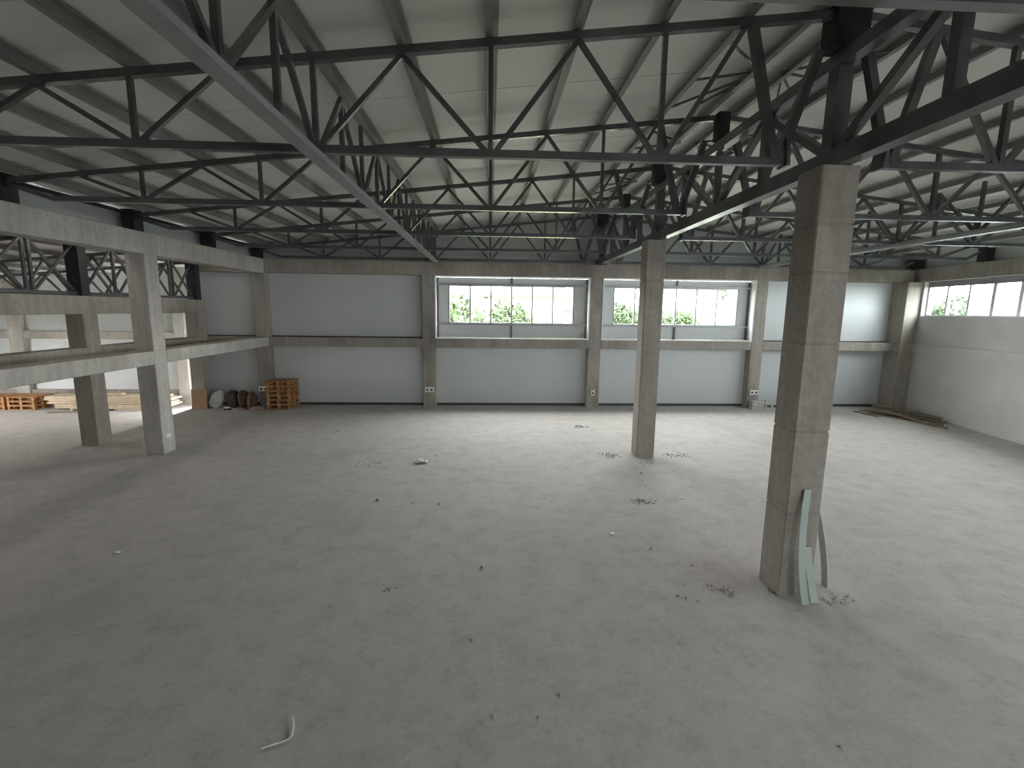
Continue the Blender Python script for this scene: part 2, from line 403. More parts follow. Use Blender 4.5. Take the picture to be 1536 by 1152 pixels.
# eave fascias, leaving a daylight slot under the roof on the left
wl = thing('wall_left', (-6.74, 5, 4.24), 'cladding strip closing the eaves above the left frame', 'wall', kind='structure')
y = YB
while y < 14.1:
    slab('fascia_panel', -6.77, -6.72, y, min(y+2.35, 14.4)-.004, 4.24, 4.627, M_WPANELY, wl); y += 2.35
for k in range(11): rbox('fascia_panel', k*2.4 - (.45 if k == 0 else 0), k*2.4+2.396, .1, .18, 4.24, ztop(rw(k*2.4+2.4, .1, 0).x)+.155, M_WPANELY, wr)

# ------------------------------------------------------------------ steel roof structure
ORD = ['first', 'second', 'third', 'fourth', 'fifth', 'sixth', 'seventh', 'eighth', 'ninth', 'tenth', 'eleventh', 'twelfth', 'thirteenth']
PX = [RX-.2-.0] + [2.33-.775*i for i in range(12)]
def purlin(x, n, side):
    z = ztop(x)+.04+.055
    root = thing('roof_purlin', (x, 5, z), 'grey steel roof purlin, %s from the ridge on the %s slope' % (ORD[n], side), 'purlin', 'roof purlins of the ' + side + ' slope')
    y1 = 14.4; y0 = YB if side == 'left' else max(YB, 14.16 + (x-12.7)/.1666)
    bar('web', (x, y0, z), (x, y1, z), .012, .1, M_PURLIN, root)
    bar('bottom_flange', (x-.03, y0, z-.046), (x-.03, y1, z-.046), .05, .012, M_PURLIN, root)
    bar('top_flange', (x+.03, y0, z+.046), (x+.03, y1, z+.046), .05, .012, M_PURLIN, root)
for i, x in enumerate(PX): purlin(x, i, 'left')
for i, x in enumerate(PX): purlin(2*RX-x, i, 'right')

BN = [1.55-1.555*i for i in range(5)]            # bottom nodes of a left truss
TN = [2.33-1.555*i for i in range(6)]            # top nodes
ZB = 4.295
def truss(y, side, label):
    sg = -1 if side == 'left' else 1
    X = (lambda x: x) if sg < 0 else (lambda x: 2*RX-x)
    lim = -6.45 if sg < 0 else 2*RX-(wx(y)-.12)       # far end in left-hand coordinates
    root = thing('roof_truss', (X(-1.55), y, ZB), label, 'truss', 'roof trusses ' + side + ' of the ridge')
    W, T = .068, (.042 if sg < 0 else .052)
    e = max(lim, -6.45)
    be = max(-5.85, lim+.5)
    bar('top_chord', (X(RX-.1), y, ztop(RX-.1)), (X(e), y, ztop(e)), W, W, M_STEEL, root)
    bar('bottom_chord', (X(RX-.45), y, ZB), (X(be), y, ZB), W, W, M_STEEL, root)
    bar('end_strut', (X(be), y, ZB), (X(e), y, ztop(e)-.02), W*.8, W*.8, M_STEEL, root)
    for b in BN:
        if b < be: continue
        bar('vertical', (X(b), y, ZB+.03), (X(b), y, ztop(b)-.03), T, T, M_STEEL, root)
        for t in (b+.7775, b-.7775):
            if t < e: continue
            if t > 2.2: bar('diagonal', (X(b+.05), y, ZB+.03), (X(t-.05), y, ztop(t)-.03), T, T, M_STEEL, root)
            else: bar('diagonal', (X(b+(.05 if t > b else -.05)), y, ZB+.03), (X(t), y, ztop(t)-.03), T, T, M_STEEL, root)
    bar('end_diagonal', (X(2.33), y, ztop(2.33)), (X(2.64), y, ZB), .075, .075, M_STEEL, root)
    bar('end_diagonal', (X(2.97), y, 5.25), (X(2.68), y, ZB), .075, .075, M_STEEL, root)
    bar('end_gusset', (X(2.74), y, ZB-.045), (X(2.72), y, ZB+.22), .03, .16, M_STEEL, root)
    if sg < 0:
        bar('bearing_block', (-6.5, y, 4.24), (-6.5, y, 4.60), .22, .24, M_STEELB, root)
    else:
        bar('bearing_block', (wx(y)-.12, y, 4.24), (wx(y)-.12, y, 4.56), .2, .24, M_STEELB, root)
tl = ['crossing overhead just above the picture', 'meeting the nearest concrete column', 'just behind the nearest column', 'meeting the slim free-standing column', 'last but one before the far wall', 'standing on the far wall beam']
for y, l in zip(TY, tl):
    truss(y, 'left', 'dark steel roof truss left of the ridge, ' + l)
    truss(y, 'right', 'dark steel roof truss right of the ridge, ' + l)
# a closer truss line behind the viewer keeps the bay rhythm
truss(-.08, 'left', 'dark steel roof truss left of the ridge, above the viewer'); truss(-.08, 'right', 'dark steel roof truss right of the ridge, above the viewer')

# ridge girder on the column line
g = thing('ridge_girder', (RX, 5, 4.24), 'heavy steel lattice girder under the ridge, carried by the two free-standing columns', 'girder')
GY0, GY1 = -9.8, 14.4
bar('bottom_chord', (RX, GY0, 4.32), (RX, GY1, 4.32), .14, .16, M_STEEL, g)
bar('top_chord', (RX, GY0, 5.19), (RX, GY1, 5.19), .12, .12, M_STEEL, g)
ys = [-2.43, -.08] + TY
for i, y in enumerate(ys):
    colm = i in (1, 3, 5, 7)
    wdt = .14 if colm else .08
    bar('post', (RX, y, 4.40), (RX, y, 5.12), wdt, wdt, M_STEEL, g)
    if colm:
        bar('ridge_post', (RX, y, 5.265), (RX, y, 5.66), .3, .22, M_STEELB, g)
        bar('base_plate', (RX-.15, y, 4.238), (RX+.15, y, 4.238), .3, .012, M_STEELB, g)
    else:
        bar('ridge_post', (RX, y, 5.265), (RX, y, 5.62), .16, .16, M_STEELB, g)
    if i+1 < len(ys):
        m = (y+ys[i+1])/2
        bar('post', (RX, m, 4.40), (RX, m, 5.12), .085, .085, M_STEEL, g)
        bar('diagonal', (RX, y+.08, 4.40), (RX, m-.03, 5.12), .075, .075, M_STEEL, g)
        bar('diagonal', (RX, ys[i+1]-.08, 4.40), (RX, m+.03, 5.12), .075, .075, M_STEEL, g)
# mid-span lattice girders
def midgirder(x, side, y0):
    z1 = ztop(x)-.0
    r = thing('lattice_girder', (x, 6, 4.2), 'steel lattice girder with reflected light painted into its bottom chord, running lengthwise at mid-span of the %s trusses' % side, 'girder', 'mid-span lattice girders')
    bar('bottom_chord', (x, y0, 4.232), (x, 14.3, 4.232), .13, .05, M_STEELREFL, r)
    bar('chord_rib', (x-.055, y0, 4.27), (x-.055, 14.3, 4.27), .012, .04, M_PURLIN, r)
    k = -4
    while True:
        y = 4.62 + k*.7835
        if y > 14.2: break
        if y > y0+.2:
            bar('vertical', (x, y, 4.25), (x, y, z1), .045, .045, M_STEEL, r)
            if k % 2 == 0:
                for q in (y-.7835, y+.7835):
                    if y0 < q < 14.3: bar('diagonal', (x, y+(.04 if q > y else -.04), 4.26), (x, q, z1-.02), .045, .045, M_STEEL, r)
        k += 1
midgirder(-1.555, 'left', YB+.2)
midgirder(7.955, 'right', YB+.2)
# eave tie tubes along the left frame and short bracing rods beside the ridge
et = bar('eave_tie', (-6.58, YB, 4.55), (-6.58, 14.2, 4.55), .05, .05, M_STEELB); tag(et, 'dark eaves tie running along the top of the left frame', 'tie')
k = 0
for i in range(len(TY)-1):
    for sx in (-1, 1):
        ym = (TY[i]+TY[i+1])/2
        root = thing('roof_brace', (RX+sx*.5, ym, 5.5), 'thin bracing rods beside the ridge, bay %s from the picture, %s slope' % (ORD[i], 'left' if sx < 0 else 'right'), 'brace', 'ridge bracing rods')
        for (a, ya, b, yb) in ((.12, ym, .87, ym-.75), (.12, ym, .87, ym+.05), (.12, ym+.02, .87, ym+.8), (.12, ym, .5, ym+.75)):
            bar('rod', (RX+sx*a, ya, ztop(RX+a)+.07), (RX+sx*b, yb, ztop(RX+b)+.06), .022, .022, M_STEEL, root)

# ------------------------------------------------------------------ neighbouring hall on the left
def zadj(x): return 4.3 + .09*(x+8.3)
wa = thing('wall_far', (-12.5, 16, -.32), 'far cladding wall of the neighbouring hall on the left', 'wall', kind='structure')
slab('plinth', -17.3, -8.4, 16.0, 16.3, -.32, .15, M_CONC, wa)
for (a, b) in ((-17.3, -15.29), (-14.89, -10.19), (-9.85, -8.4)):
    panel_run(wa, a, b, .15, 1.8, 16.12, 16.2, 1.12, M_WPANEL); panel_run(wa, a, b, 2.05, 4.4, 16.12, 16.2, 1.12, M_WPANEL)
tag(bev_box('concrete_beam', -17.2, -8.4, 16.0, 16.3, 1.8, 2.05, M_CONCL), 'concrete rail across the far wall of the neighbouring hall', 'beam')
column(-15.3, 15.96, -.32, 4.0, 'concrete column at the left edge in the neighbouring hall', (), s=.42, mat=M_CONCL)
column(-10.2, 15.96, -.32, 4.12, 'concrete column on the far wall of the neighbouring hall', (), s=.36, mat=M_CONCL)
# short return wall closing the step between the two far walls
ws = thing('wall_side', (-8.46, 15.2, -.32), 'short return wall with an open doorway behind the far corner column', 'wall', kind='structure')
for a, b, z0_, z1_ in ((14.17, 14.75, -.4, 4.6), (15.75, 16.3, -.4, 4.6), (14.75, 15.75, 1.8, 4.6)):
    slab('wall_piece', -8.50, -8.42, a, b, z0_, z1_, M_WPANELY, ws)
portal((-8.43, 15.25, .74), (0, 1, 0), (0, 0, 1), 1.0, 2.1)
# outer wall with a large open doorway that lights that hall
wo = thing('wall_outer', (-17.3, 5, -.32), 'outer wall of the neighbouring hall with its open doorway, outside the picture', 'wall', kind='structure')
for a, b, z0_, z1_ in ((YB, 10.6, -.32, 3.6), (12.6, 16.3, -.32, 3.6), (10.6, 12.6, 2.2, 3.6)):
    slab('wall_piece', -17.4, -17.3, a, b, z0_, z1_, M_WPANELY, wo)
portal((-17.36, 11.6, .94), (0, -1, 0), (0, 0, 1), 2.0, 2.5)
ra = thing('ceiling', (-12, 6, 4), 'low panel ceiling of the neighbouring hall', 'ceiling', kind='structure')
y = YB-.1
while y < 16.4:
    ya, yb = y, min(y+1, 16.5)
    a, b = -7.2, -17.5
    hexa('roof_panel', [(a, ya, zadj(a)-.05), (b, ya, zadj(b)-.05), (b, yb, zadj(b)-.05), (a, yb, zadj(a)-.05), (a, ya, zadj(a)+.05), (b, ya, zadj(b)+.05), (b, yb, zadj(b)+.05), (a, yb, zadj(a)+.05)], M_RPANEL, ra)
    y += 1
for i in range(8):
    x = -8.9 - i*1.05
    tag(bar('roof_purlin', (x, YB, zadj(x)-.11), (x, 16.1, zadj(x)-.11), .06, .1, M_PURLIN), 'roof purlin of the neighbouring hall, %s from the inner row' % ORD[i], 'purlin', 'purlins of the neighbouring hall')
lg = thing('lattice_girder', (-8.28, 10, 3.07), 'dark steel lattice girder standing on the inner left beam', 'girder')
bar('bottom_chord', (-8.28, YB, 3.12), (-8.28, 14.1, 3.12), .08, .06, M_STEEL, lg)
bar('top_chord', (-8.28, YB, 4.12), (-8.28, 14.1, 4.12), .09, .09, M_STEEL, lg)
for y in (4.9, 10.2, 14.0): bar('post', (-8.28, y, 3.07), (-8.28, y, 4.2), .26, .2, M_STEELB, lg)
yn = [10.2-1.06*i for i in range(6)] + [10.2+.95*i for i in range(1, 5)]
for y in yn:
    if abs(y-10.2) > .1:
        for dd in (-.05, .07) if y < 9.6 or y > 13 else (0,): bar('vertical', (-8.28, y+dd, 3.12), (-8.28, y+dd, 4.1), .05, .05, M_STEEL, lg)
for a, b in zip(sorted(yn), sorted(yn)[1:]):
    bar('diagonal', (-8.26, a+.05, 3.12), (-8.26, b-.05, 4.1), .04, .04, M_STEEL, lg)
    bar('diagonal', (-8.30, a+.05, 4.1), (-8.30, b-.05, 3.12), .04, .04, M_STEEL, lg)
for k, y in enumerate((7.0, 9.35, 11.7, 14.05)):
    r = thing('roof_truss', (-12, y, 3.3), 'steel truss in the neighbouring hall, %s from the viewer' % ORD[k], 'truss', 'trusses of the neighbouring hall')
    bar('top_chord', (-8.4, y, zadj(-8.4)-.2), (-17.2, y, zadj(-17.2)-.2), .07, .07, M_STEEL, r)
    bar('bottom_chord', (-8.4, y, 3.14), (-17.2, y, 3.14), .07, .07, M_STEEL, r)
    for i in range(8):
        a = -8.6-i*1.07; b = a-.53; c = a-1.07
        bar('diagonal', (a, y, 3.16), (b, y, zadj(b)-.22), .045, .045, M_STEEL, r); bar('diagonal', (b, y, zadj(b)-.22), (c, y, 3.16), .045, .045, M_STEEL, r)

# ------------------------------------------------------------------ objects
# sockets on the far columns
def socket(x, z, label, twin=True):
    r = thing('wall_socket', (x, D-.004, z), label, 'socket', 'sockets on the far columns')
    bev_box('back_box', x-.13 if twin else x-.06, x+.13 if twin else x+.06, D-.045, D, z-.075, z+.075, M_WHITE, r, .012)
    for dx in ((-.065, .065) if twin else (0,)):
        bm = bmesh.new(); bmesh.ops.create_cone(bm, cap_ends=True, segments=14, radius1=.034, radius2=.03, depth=.012, matrix=Matrix.Rotation(math.pi/2, 4, 'X'))
        bm_obj('socket_hole', bm, M_BLACK, r, (x+dx, D-.047, z))
    if not twin:
        for sx in (-1, 1): bar('cable_tail', (x+sx*.01, D-.03, z+.06), (x+sx*.06, D-.03, z+.14), .02, .02, M_WHITE, r)
socket(-6.62, .52, 'white twin socket on the far column beside the pallets')
socket(-1.79, .52, 'white twin socket on the far column left of the first window')
socket(3.12, .44, 'single white socket with two cable tails on the column between the windows', False)
socket(8.12, .48, 'white twin socket on the far column above the cement blocks')

# pallets
def pallet_parts(root, x0, y0, z0, w, d, h, mat):
    bt = h*.17
    for j in range(5):
        b = y0 + j*(d-.1)/4
        slab('deck_board', x0, x0+w, b, b+.1, z0+h-bt, z0+h-.003, mat, root)
    for i in range(3):
        a = x0 + i*(w-.075)/2
        slab('stringer_board', a, a+.075, y0+.004, y0+d-.004, z0+h-2*bt, z0+h-bt, mat, root)
        for j in range(3):
            b = y0 + j*(d-.1)/2
            slab('block', a+.004, a+.071, b+.006, b+.094, z0+bt, z0+h-2*bt, mat, root)
    for j in range(3):
        b = y0 + j*(d-.1)/2
        slab('base_board', x0, x0+w, b, b+.1, z0+.001, z0+bt, mat, root)
HP = .133
for k in range(6):
    r = thing('wooden_pallet', (-6.03, 14.05, k*HP), 'orange wooden pallet by the far left column, %s' % ['bottom of its stack', 'second from the bottom of its stack', 'third from the bottom of its stack', 'fourth from the bottom of its stack', 'second from the top of its stack', 'topmost of its stack'][k], 'pallet', 'pallets stacked by the far wall')
    ox = random.uniform(-.015, .015)
    pallet_parts(r, -6.36+ox, 13.72, k*HP, .66, .68, HP, M_WOOD)
for k in range(3):
    for c in range(2):
        r = thing('wooden_pallet', (-14.6+c*.9, 15.3, -.32+k*HP), 'dark pallet at the left picture edge in the neighbouring hall, %s of the %s stack' % (['bottom', 'middle', 'top'][k], ['left', 'right'][c]), 'pallet', 'pallets in the neighbouring hall')
        pallet_parts(r, -15.6+c*.88, 15.0, -.32+k*HP, .8, .7, HP, M_WOOD)
# board stack in the neighbouring hall
zz = -.32
for k in range(7):
    th = .055
    x0 = -13.6 + (.25 if k < 3 else 0) + random.uniform(-.05, .1); x1 = -9.95 + random.uniform(-.25, .1)
    if k == 0: x0, x1 = -12.9, -10.4
    o = bev_box('timber_board', x0, x1, 15.0+random.uniform(0, .08), 15.62, zz, zz+th, M_WOODL, None, .004)
    tag(o, 'pale sawn board in the neighbouring hall, %s' % (ORD[k] + ' from the bottom of the pile'), 'board', 'boards piled in the neighbouring hall'); zz += th + .006
o = bev_box('timber_board', -12.75, -11.6, 14.92, 15.0, -.32, -.28, M_BLACK, None, .004); tag(o, 'black batten on the floor before the pale board pile', 'batten')
o = bev_box('timber_board', -13.2, -12.4, 14.6, 14.68, -.32, -.29, M_WOODD, None, .004); o.rotation_euler.z = .12; tag(o, 'brown batten lying left of the inner column in the neighbouring hall', 'batten')
o = bev_box('timber_offcut', -12.15, -11.5, 15.2, 15.4, zz, zz+.06, M_WOODL, None, .006); o.rotation_euler.z = .15; tag(o, 'short pale offcut lying on top of the board pile', 'board')

# heap of planks in the right corner
PL = [((11.25, 13.75), (12.25, 12.35), .016, .016), ((11.45, 13.8), (12.45, 12.5), .016, .016), ((11.2, 13.2), (12.05, 11.85), .016, .016), ((11.7, 13.7), (12.42, 12.3), .05, .05), ((11.35, 13.45), (12.3, 12.05), .084, .05),
      ((11.5, 13.3), (11.8, 11.5), .125, .016), ((11.7, 13.85), (12.42, 12.62), .12, .085), ((11.25, 13.3), (11.62, 12.62), .13, .10), ((11.6, 13.75), (12.35, 12.2), .205, .12), ((11.0, 13.6), (11.12, 12.85), .016, .016)]
pls = ['lowest by the right wall', 'flat on the floor near the corner column', 'outermost towards the hall', 'laid over the lower ones near the wall', 'laid aslant across the middle', 'sticking out furthest towards the viewer', 'closest to the corner column', 'short one on top', 'long one on top', 'short stub at the left end']
for (a, b, z, zb_), l in zip(PL, pls):
    o = bar('timber_plank', (*a, z), (*b, zb_), random.uniform(.09, .14), .03, M_WOODD)
    tag(o, 'weathered plank in the right corner, ' + l, 'plank', 'planks heaped in the right corner')

# cement blocks at the foot of the fourth far column
def cblock(x0, x1, label):
    r = thing('cement_block', ((x0+x1)/2, 14.05, 0), label, 'block', 'cement blocks by the far wall')
    n = 2; s = (x1-x0)/n
    slab('top_slab', x0, x1, 13.96, 14.14, .13, .25, M_BLOCK, r)
    for i in range(n+1):
        c = x0+i*s; slab('foot', max(x0, c-.035), min(x1, c+.035), 13.96, 14.14, .04, .13, M_BLOCK, r)
    slab('base', x0, x1, 13.97, 14.14, 0, .04, M_BLOCK, r)
for i, l in enumerate(['left end of the row', 'second from the left of the row', 'third from the left of the row']):
    cblock(8.42+i*.44, 8.42+i*.44+.43, 'pale hollow cement block at the far wall, ' + l)
for k in range(4):
    o = bev_box('cement_tile', 7.98+.02*(k % 2), 8.38, 13.93, 14.14, k*.062, k*.062+.055, M_BLOCK, None, .006)
    tag(o, 'flat grey cement tile at the fourth far column, %s' % ['bottom of the small stack', 'second from the bottom', 'third from the bottom', 'top of the small stack'][k], 'tile', 'cement tiles by the far wall')

# sacks, cardboard and rags heaped left of the pallets
def blob(name, c, size, mat, label, cat, group=None, rot=(0, 0, 0), seed=0, neck=True):
    rnd = random.Random(seed)
    bm = bmesh.new(); bmesh.ops.create_icosphere(bm, subdivisions=3, radius=1)
    ph = [rnd.uniform(0, 6) for _ in range(6)]
    for v in bm.verts:
        x, y, z = v.co
        sq = lambda t: math.copysign(abs(t)**.62, t)
        k = 1 + .07*math.sin(5*x+ph[0]) * math.sin(4*z+ph[1]) + .05*math.sin(9*y+ph[2]+3*z) + .03*math.sin(13*x+ph[3])
        x, y, z = sq(x)*k, sq(y)*k, sq(z)*(1+.04*math.sin(6*x+ph[4]))
        if neck and z > .55: f = 1-.45*(z-.55)/.5; x *= f; y *= f
        v.co = Vector((x*size[0]/2, y*size[1]/2, z*size[2]/2))
    o = bm_obj(name, bm, mat, None, c, True); o.rotation_euler = rot
    return tag(o, label, cat, group)
blob('sack', (-7.87, 13.95, .25), (.34, .3, .56), M_SACKW, 'pale woven sack leaning left in the junk heap', 'sack', 'sacks by the far wall', (0, .45, .1), 1)
blob('sack', (-7.46, 14.02, .25), (.29, .3, .5), M_SACK, 'dark brown sack next to the pale woven sack', 'sack', 'sacks by the far wall', (0, .06, 0), 2)
blob('sack', (-7.14, 14.0, .25), (.29, .32, .5), M_SACK, 'dark brown sack in the middle of the junk heap', 'sack', 'sacks by the far wall', (0, -.04, .3), 3)
blob('sack', (-6.82, 13.84, .24), (.25, .3, .48), M_SACK, 'dark brown sack against the far left column', 'sack', 'sacks by the far wall', (0, .05, .6), 4)
cb = bev_box('cardboard_sheet', -8.46, -8.03, 13.745, 13.755, 0, .56, M_CARD, None, .002); cb.rotation_euler.x = -.06; cb.location = Vector((-8.25, 13.755, .283)); tag(cb, 'brown cardboard sheet leaning on the far corner column', 'cardboard')
blob('rag', (-6.56, 13.58, .05), (.34, .2, .12), M_RAG, 'faded pink rag on the floor left of the pallets', 'rag', None, (0, 0, .2), 5, False)
blob('rag', (-7.05, 13.6, .025), (.4, .2, .06), M_RAG, 'flat faded rag before the dark sacks', 'rag', None, (0, 0, -.1), 6, False)
r = thing('small_carton', (-7.42, 13.62, 0), 'small black and white carton on the floor before the sacks', 'carton')
bev_box('body', -7.50, -7.34, 13.57, 13.67, 0, .05, M_BLACK, r, .004); bev_box('lid', -7.49, -7.35, 13.57, 13.66, .05, .085, M_WHITE, r, .004)

# pale green board strips leaning on the nearest column
def strip(pts, wdt, th, label, side=(1, 0, 0)):
    bm = bmesh.new(); s = Vector(side).normalized(); rings = []
    P = [Vector(p) for p in pts]; c0 = P[0].copy()
    for i, p in enumerate(P):
        t = (P[min(i+1, len(P)-1)] - P[max(i-1, 0)]).normalized(); n = t.cross(s).normalized()
        a = [p - s*wdt/2 - n*th/2, p + s*wdt/2 - n*th/2, p + s*wdt/2 + n*th/2, p - s*wdt/2 + n*th/2]
        rings.append([bm.verts.new(q-c0) for q in a])
    for a, b in zip(rings, rings[1:]):
        for i in range(4): bm.faces.new((a[i], a[(i+1) % 4], b[(i+1) % 4], b[i]))
    bm.faces.new(rings[0]); bm.faces.new(rings[-1][::-1]); bmesh.ops.recalc_face_normals(bm, faces=bm.faces)
    o = bm_obj('board_strip', bm, M_GREEN, None, c0)
    return tag(o, label, 'board strip', 'board strips on the nearest column')
def bez(a, m, b, n=9):
    a, m, b = Vector(a), Vector(m), Vector(b)
    return [a*(1-t)**2 + m*2*t*(1-t) + b*t*t for t in [i/n for i in range(n+1)]]
strip(bez((3.185, 4.275, .004), (3.06, 4.30, .55), (3.185, 4.422, 1.16)), .072, .014, 'long bowed pale green board strip, leftmost against the nearest column')
strip(bez((3.30, 4.30, .004), (3.25, 4.35, .28), (3.245, 4.422, .55)), .075, .014, 'short pale green board strip in front of the nearest column')
strip(bez((3.62, 4.60, .004), (3.56, 4.57, .45), (3.385, 4.55, .93)), .07, .014, 'narrow pale board strip leaning on the right side of the nearest column', (.35, -1, 0))

# litter and grit on the floor
def crumbs(cx, cy, r, n, size, seed, label, rx=1.6):
    rnd = random.Random(seed); bm = bmesh.new()
    for _ in range(n):
        a = rnd.uniform(0, 6.28); q = r*rnd.random()**.8; s = size*rnd.uniform(.25, .95)
        x, y = q*math.cos(a)*rx, q*math.sin(a)
        m = Matrix.Translation((x, y, s*.35)) @ Matrix.Rotation(rnd.uniform(0, 6), 4, Vector((rnd.random(), rnd.random(), rnd.random()+.1)).normalized()) @ Matrix.Diagonal((s, s*rnd.uniform(.5, 1), s*.7, 1))
        bmesh.ops.create_icosphere(bm, subdivisions=1, radius=.5, matrix=m)
    o = bm_obj('grit_patch', bm, M_CRUMB, None, (cx, cy, 0))
    tag(o, label, 'grit', 'patches of grit on the floor', 'stuff')
crumbs(2.42, 9.25, .16, 50, .032, 1, 'patch of dark grit left of the slim column foot')
crumbs(3.85, 9.25, .2, 55, .03, 2, 'patch of dark grit right of the slim column foot')
crumbs(2.38, 6.92, .13, 55, .03, 3, 'patch of dark grit on the floor before the slim column')
crumbs(2.95, 6.98, .12, 16, .022, 13, 'thin scatter of grit right of the grit patch before the slim column')
crumbs(2.45, 4.55, .13, 45, .022, 4, 'patch of grit at the left of the nearest column foot')
crumbs(3.0, 4.5, .09, 26, .026, 9, 'line of crumbs along the left foot of the nearest column', 1.2)
crumbs(2.3, 11.66, .13, 30, .045, 5, 'small round patch of grit near the far windows', 1.5)
crumbs(-2.3, 8.75, .16, 22, .028, 6, 'thin scatter of grit left of the crumpled film', 2.2)
crumbs(-1.02, 4.66, .06, 12, .022, 7, 'small scatter of grit in the middle foreground')
crumbs(3.58, 4.35, .12, 26, .025, 8, 'crumbs behind the leaning board strips')
crumbs(3.0, 8.75, .1, 10, .03, 12, 'few crumbs just before the slim column foot')
CR = [(-1.7, 7.02, .05, 'left of the floor centre, before the crumpled film'), (-.08, 5.06, .042, 'largest one in the middle of the floor'), (.54, 3.22, .03, 'on the bottom foreground right of the centre line'),
      (.03, 3.04, .022, 'at the bottom centre of the picture'), (.36, 3.02, .02, 'right of the one at the bottom centre'), (2.38, 2.72, .024, 'in the bottom right foreground'), (-.75, 6.85, .045, 'flat and dark, right of the floor centre line before the film'),
      (-1.15, 6.9, .03, 'between two darker ones before the film'), (-.15, 3.85, .022, 'alone in the lower middle of the floor'), (1.95, 4.45, .036, 'left one of three left of the nearest column'), (2.02, 4.42, .03, 'middle one of three left of the nearest column'),
      (2.12, 4.36, .024, 'right one of three left of the nearest column'), (2.0, 5.45, .03, 'between the two free-standing columns'), (2.35, 5.05, .026, 'behind the grit at the nearest column'), (-3.4, 6.9, .03, 'on the left half of the floor'),
      (2.75, 8.2, .042, 'before the foot of the slim column'), (2.65, 7.8, .03, 'between the slim column and the grit before it'), (-1.05, 9.25, .042, 'just behind the crumpled film'), (-3.6, 11.2, .05, 'far back before the third far column'), (-2.6, 4.9, .02, 'on the left of the lower middle floor')]
bmc = []
for v in range(3):
    bm = bmesh.new(); bmesh.ops.create_icosphere(bm, subdivisions=1, radius=.5)
    for q in bm.verts: q.co *= random.uniform(.7, 1.15)
    me = bpy.data.meshes.new('crumb_shape'); bm.to_mesh(me); bm.free(); me.materials.append(M_CRUMB); bmc.append(me)
for i, (x, y, s, lb) in enumerate(CR):
    o = link('concrete_crumb', bmc[i % 3], None, (x, y, s*.24)); o.scale = (s*1.3, s*.8, s*.5); o.rotation_euler.z = random.uniform(0, 3)
    tag(o, 'small dark crumb ' + lb, 'crumb', 'loose crumbs on the floor')
# crumpled clear film
bm = bmesh.new(); bmesh.ops.create_grid(bm, x_segments=14, y_segments=9, size=.5)
for v in bm.verts: v.co = Vector((v.co.x*.22, v.co.y*.16, .03+.035*random.random()-.03*abs(v.co.x)))
bmesh.ops.solidify(bm, geom=bm.faces[:], thickness=.004)
o = bm_obj('plastic_film', bm, M_FOIL, None, (-1.29, 8.86, 0)); o.rotation_euler.z = .3; tag(o, 'crumpled shiny plastic film lying on the floor', 'plastic film')
o = bev_box('paper_scrap', -4.42, -4.37, 5.47, 5.51, 0.001, .012, M_WHITE, None, .003); tag(o, 'tiny white paper scrap on the left floor', 'scrap')
o = bev_box('paper_scrap', 1.60, 1.65, 5.83, 5.87, 0.001, .01, M_WHITE, None, .003); tag(o, 'tiny white scrap on the floor between the two columns', 'scrap')
# bent white wire in the foreground
cu = bpy.data.curves.new('wire', 'CURVE'); cu.dimensions = '3D'; cu.bevel_depth = .0042; cu.bevel_resolution = 2
sp = cu.splines.new('NURBS'); pw = [(-1.40, 3.075, .012), (-1.365, 3.03, .02), (-1.345, 2.96, .012), (-1.335, 2.91, .008), (-1.36, 2.885, .006), (-1.42, 2.865, .006), (-1.50, 2.83, .006)]
sp.points.add(len(pw)-1)
for p, q in zip(sp.points, pw): p.co = (*q, 1)
sp.use_endpoint_u = True; sp.order_u = 3
tmp = bpy.data.objects.new('wire_tmp', cu); COL.objects.link(tmp)
me = bpy.data.meshes.new_from_object(tmp.evaluated_get(bpy.context.evaluated_depsgraph_get()), depsgraph=bpy.context.evaluated_depsgraph_get())
bpy.data.objects.remove(tmp); me.materials.clear(); me.materials.append(M_WHITE)
o = link('bent_wire', me); tag(o, 'bent white wire lying on the dark foreground floor', 'wire')

# ------------------------------------------------------------------ outside: ground, trees, houses
GZ = -3.0
o = slab('ground', -150, 150, 16.5, 160, GZ-.5, GZ, M_GRASS); tag(o, 'scrubby ground outside beyond the far wall', 'ground', kind='structure')
o = slab('ground', 14.5, 150, -60, 16.4, GZ-.5, GZ, M_GRASS); tag(o, 'scrubby ground outside beyond the right wall', 'ground', kind='structure')
o = slab('ground', -150, -17.5, -60, 16.4, GZ-.5, -.45, M_GRASS); tag(o, 'yard outside the neighbouring hall', 'ground', kind='structure')
def tree(x, y, top, rad, label, seed):
    rnd = random.Random(seed)
    r = thing('tree', (x, y, GZ), label, 'tree', 'trees seen through the windows')
    bm = bmesh.new(); h = top-GZ
    bmesh.ops.create_cone(bm, segments=8, radius1=.22, radius2=.1, depth=h*.6, matrix=Matrix.Translation((0, 0, h*.3)))
    bm_obj('trunk', bm, M_BARK, r, (x, y, GZ))
    bm = bmesh.new(); cz = top-rad*.9
    lobes = [(Vector((rnd.uniform(-.55, .55)*rad, rnd.uniform(-.5, .5)*rad, rnd.uniform(-.5, .35)*rad)), rad*rnd.uniform(.4, .62)) for _ in range(9)]
    for c, q in lobes:
        for _ in range(420):
            d = Vector((rnd.gauss(0, 1), rnd.gauss(0, 1), rnd.gauss(0, 1))).normalized()*q*rnd.uniform(.7, 1.0)
            p = c+d; s = rad*rnd.uniform(.05, .09)
            a = Vector((rnd.gauss(0, 1), rnd.gauss(0, 1), rnd.gauss(0, 1))).normalized(); b = a.orthogonal().normalized()
            bm.faces.new([bm.verts.new(p+a*s), bm.verts.new(p+b*s*.6), bm.verts.new(p-a*s), bm.verts.new(p-b*s*.6)])
    o = bm_obj('foliage', bm, M_LEAF, r, (x, y, cz)); o['kind'] = 'stuff'
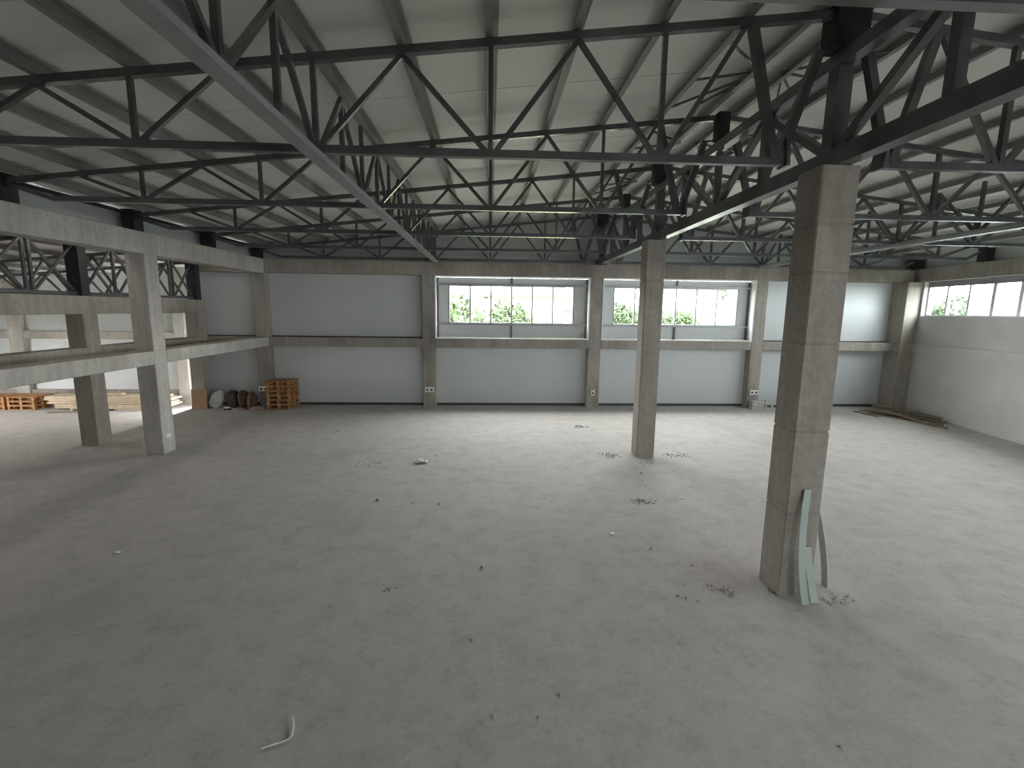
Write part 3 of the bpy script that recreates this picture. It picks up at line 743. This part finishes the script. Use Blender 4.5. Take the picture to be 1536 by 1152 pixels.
def house(x, y, wd, dp, wall_top, roof_h, wm, rm, label, wins):
    r = thing('house', (x, y, GZ), label, 'house', 'houses seen through the windows')
    bev_box('wall', x-wd/2, x+wd/2, y, y+dp, GZ, wall_top, wm, r, .02)
    bm = bmesh.new(); e = .4; a, b = wd/2+e, dp/2+e
    v = [bm.verts.new(p) for p in ((-a, -b, 0), (a, -b, 0), (a, b, 0), (-a, b, 0), (-a*.45, 0, roof_h), (a*.45, 0, roof_h))]
    for f in ((0, 1, 5, 4), (1, 2, 5), (2, 3, 4, 5), (3, 0, 4), (3, 2, 1, 0)): bm.faces.new([v[i] for i in f])
    bm_obj('roof', bm, rm, r, (x, y+dp/2, wall_top))
    slab('chimney', x+wd*.2, x+wd*.2+.5, y+dp/2, y+dp/2+.5, wall_top, wall_top+roof_h+.5, wm, r)
    for (wx_, wz, ww, wh) in wins:
        f = slab('window', x+wx_-ww/2, x+wx_+ww/2, y-.04, y+.02, wz, wz+wh, M_HWIN, r)
        slab('window_sill', x+wx_-ww/2-.1, x+wx_+ww/2+.1, y-.15, y, wz-.1, wz, wm, r)
tree(-1.6, 23.5, 4.3, 2.5, 'bushy tree behind the first window, leftmost panes', 1)
tree(.9, 28.5, 4.0, 1.8, 'bushy tree behind the first window, middle panes', 2)
tree(7.0, 25, 3.6, 1.5, 'bushy tree behind the second window, first pane', 3)
tree(10.3, 26, 3.5, 1.2, 'bushy tree seen just right of the slim column', 4)
tree(20, 58, 7.6, 3.4, 'distant dark tree above the white house behind the second window', 5)
tree(28, 60, 7.2, 2.8, 'distant dark tree left of the red roof', 6)
tree(24, 25.5, 4.3, 1.6, 'tree behind the ribbon window next to the corner', 7)
house(3.6, 38, 7.5, 7, 3.9, 1.3, M_HW['yellow'], M_TILE, 'yellow house behind the first window', [(-1.6, 1.8, 2.0, .7), (.8, 2.6, .5, .4), (2.5, 2.6, .7, .4), (-3, 2.6, .5, .4)])
house(-3.6, 50, 8, 8, 4.3, 1.2, M_HW['cream'], M_TILE, 'cream house far behind the first window trees', [(-2, 3, 1, 1), (1.5, 3, 1, 1)])
house(11.6, 46, 5.5, 7, 5.0, 1.0, M_HW['white'], M_TILE, 'white house between the two far windows', [(-1.2, 2.2, .5, 1.4), (1.2, 2.2, .6, 1.0)])
house(18.6, 46, 7.5, 8, 4.6, 1.3, M_HW['white'], M_TILE, 'white house behind the second window with a tall dark window', [(-.5, 2.2, .8, 1.6), (2.4, 2.4, .6, .8), (-2.6, 2.5, .6, .8)])
house(27.2, 43, 6, 7, 3.9, 1.1, M_HW['white'], M_TILE, 'house with a red roof at the right end of the second window', [(-1.3, 1.8, .5, .8), (.6, 1.8, .5, .8)])
house(36, 29.5, 18, 10, 3.2, 1.2, M_HW['white'], M_BLUE, 'long shed with a blue metal roof behind the ribbon window', [(-4, 1.6, 1.5, .8), (0, 1.6, 1.5, .8), (4, 1.6, 1.5, .8)])
house(46, 14, 14, 10, 3.0, .7, M_HW['white'], M_BLUE, 'low building with a blue roof further right outside', [(-4, 1.4, 1.5, .8), (1, 1.4, 1.5, .8)])
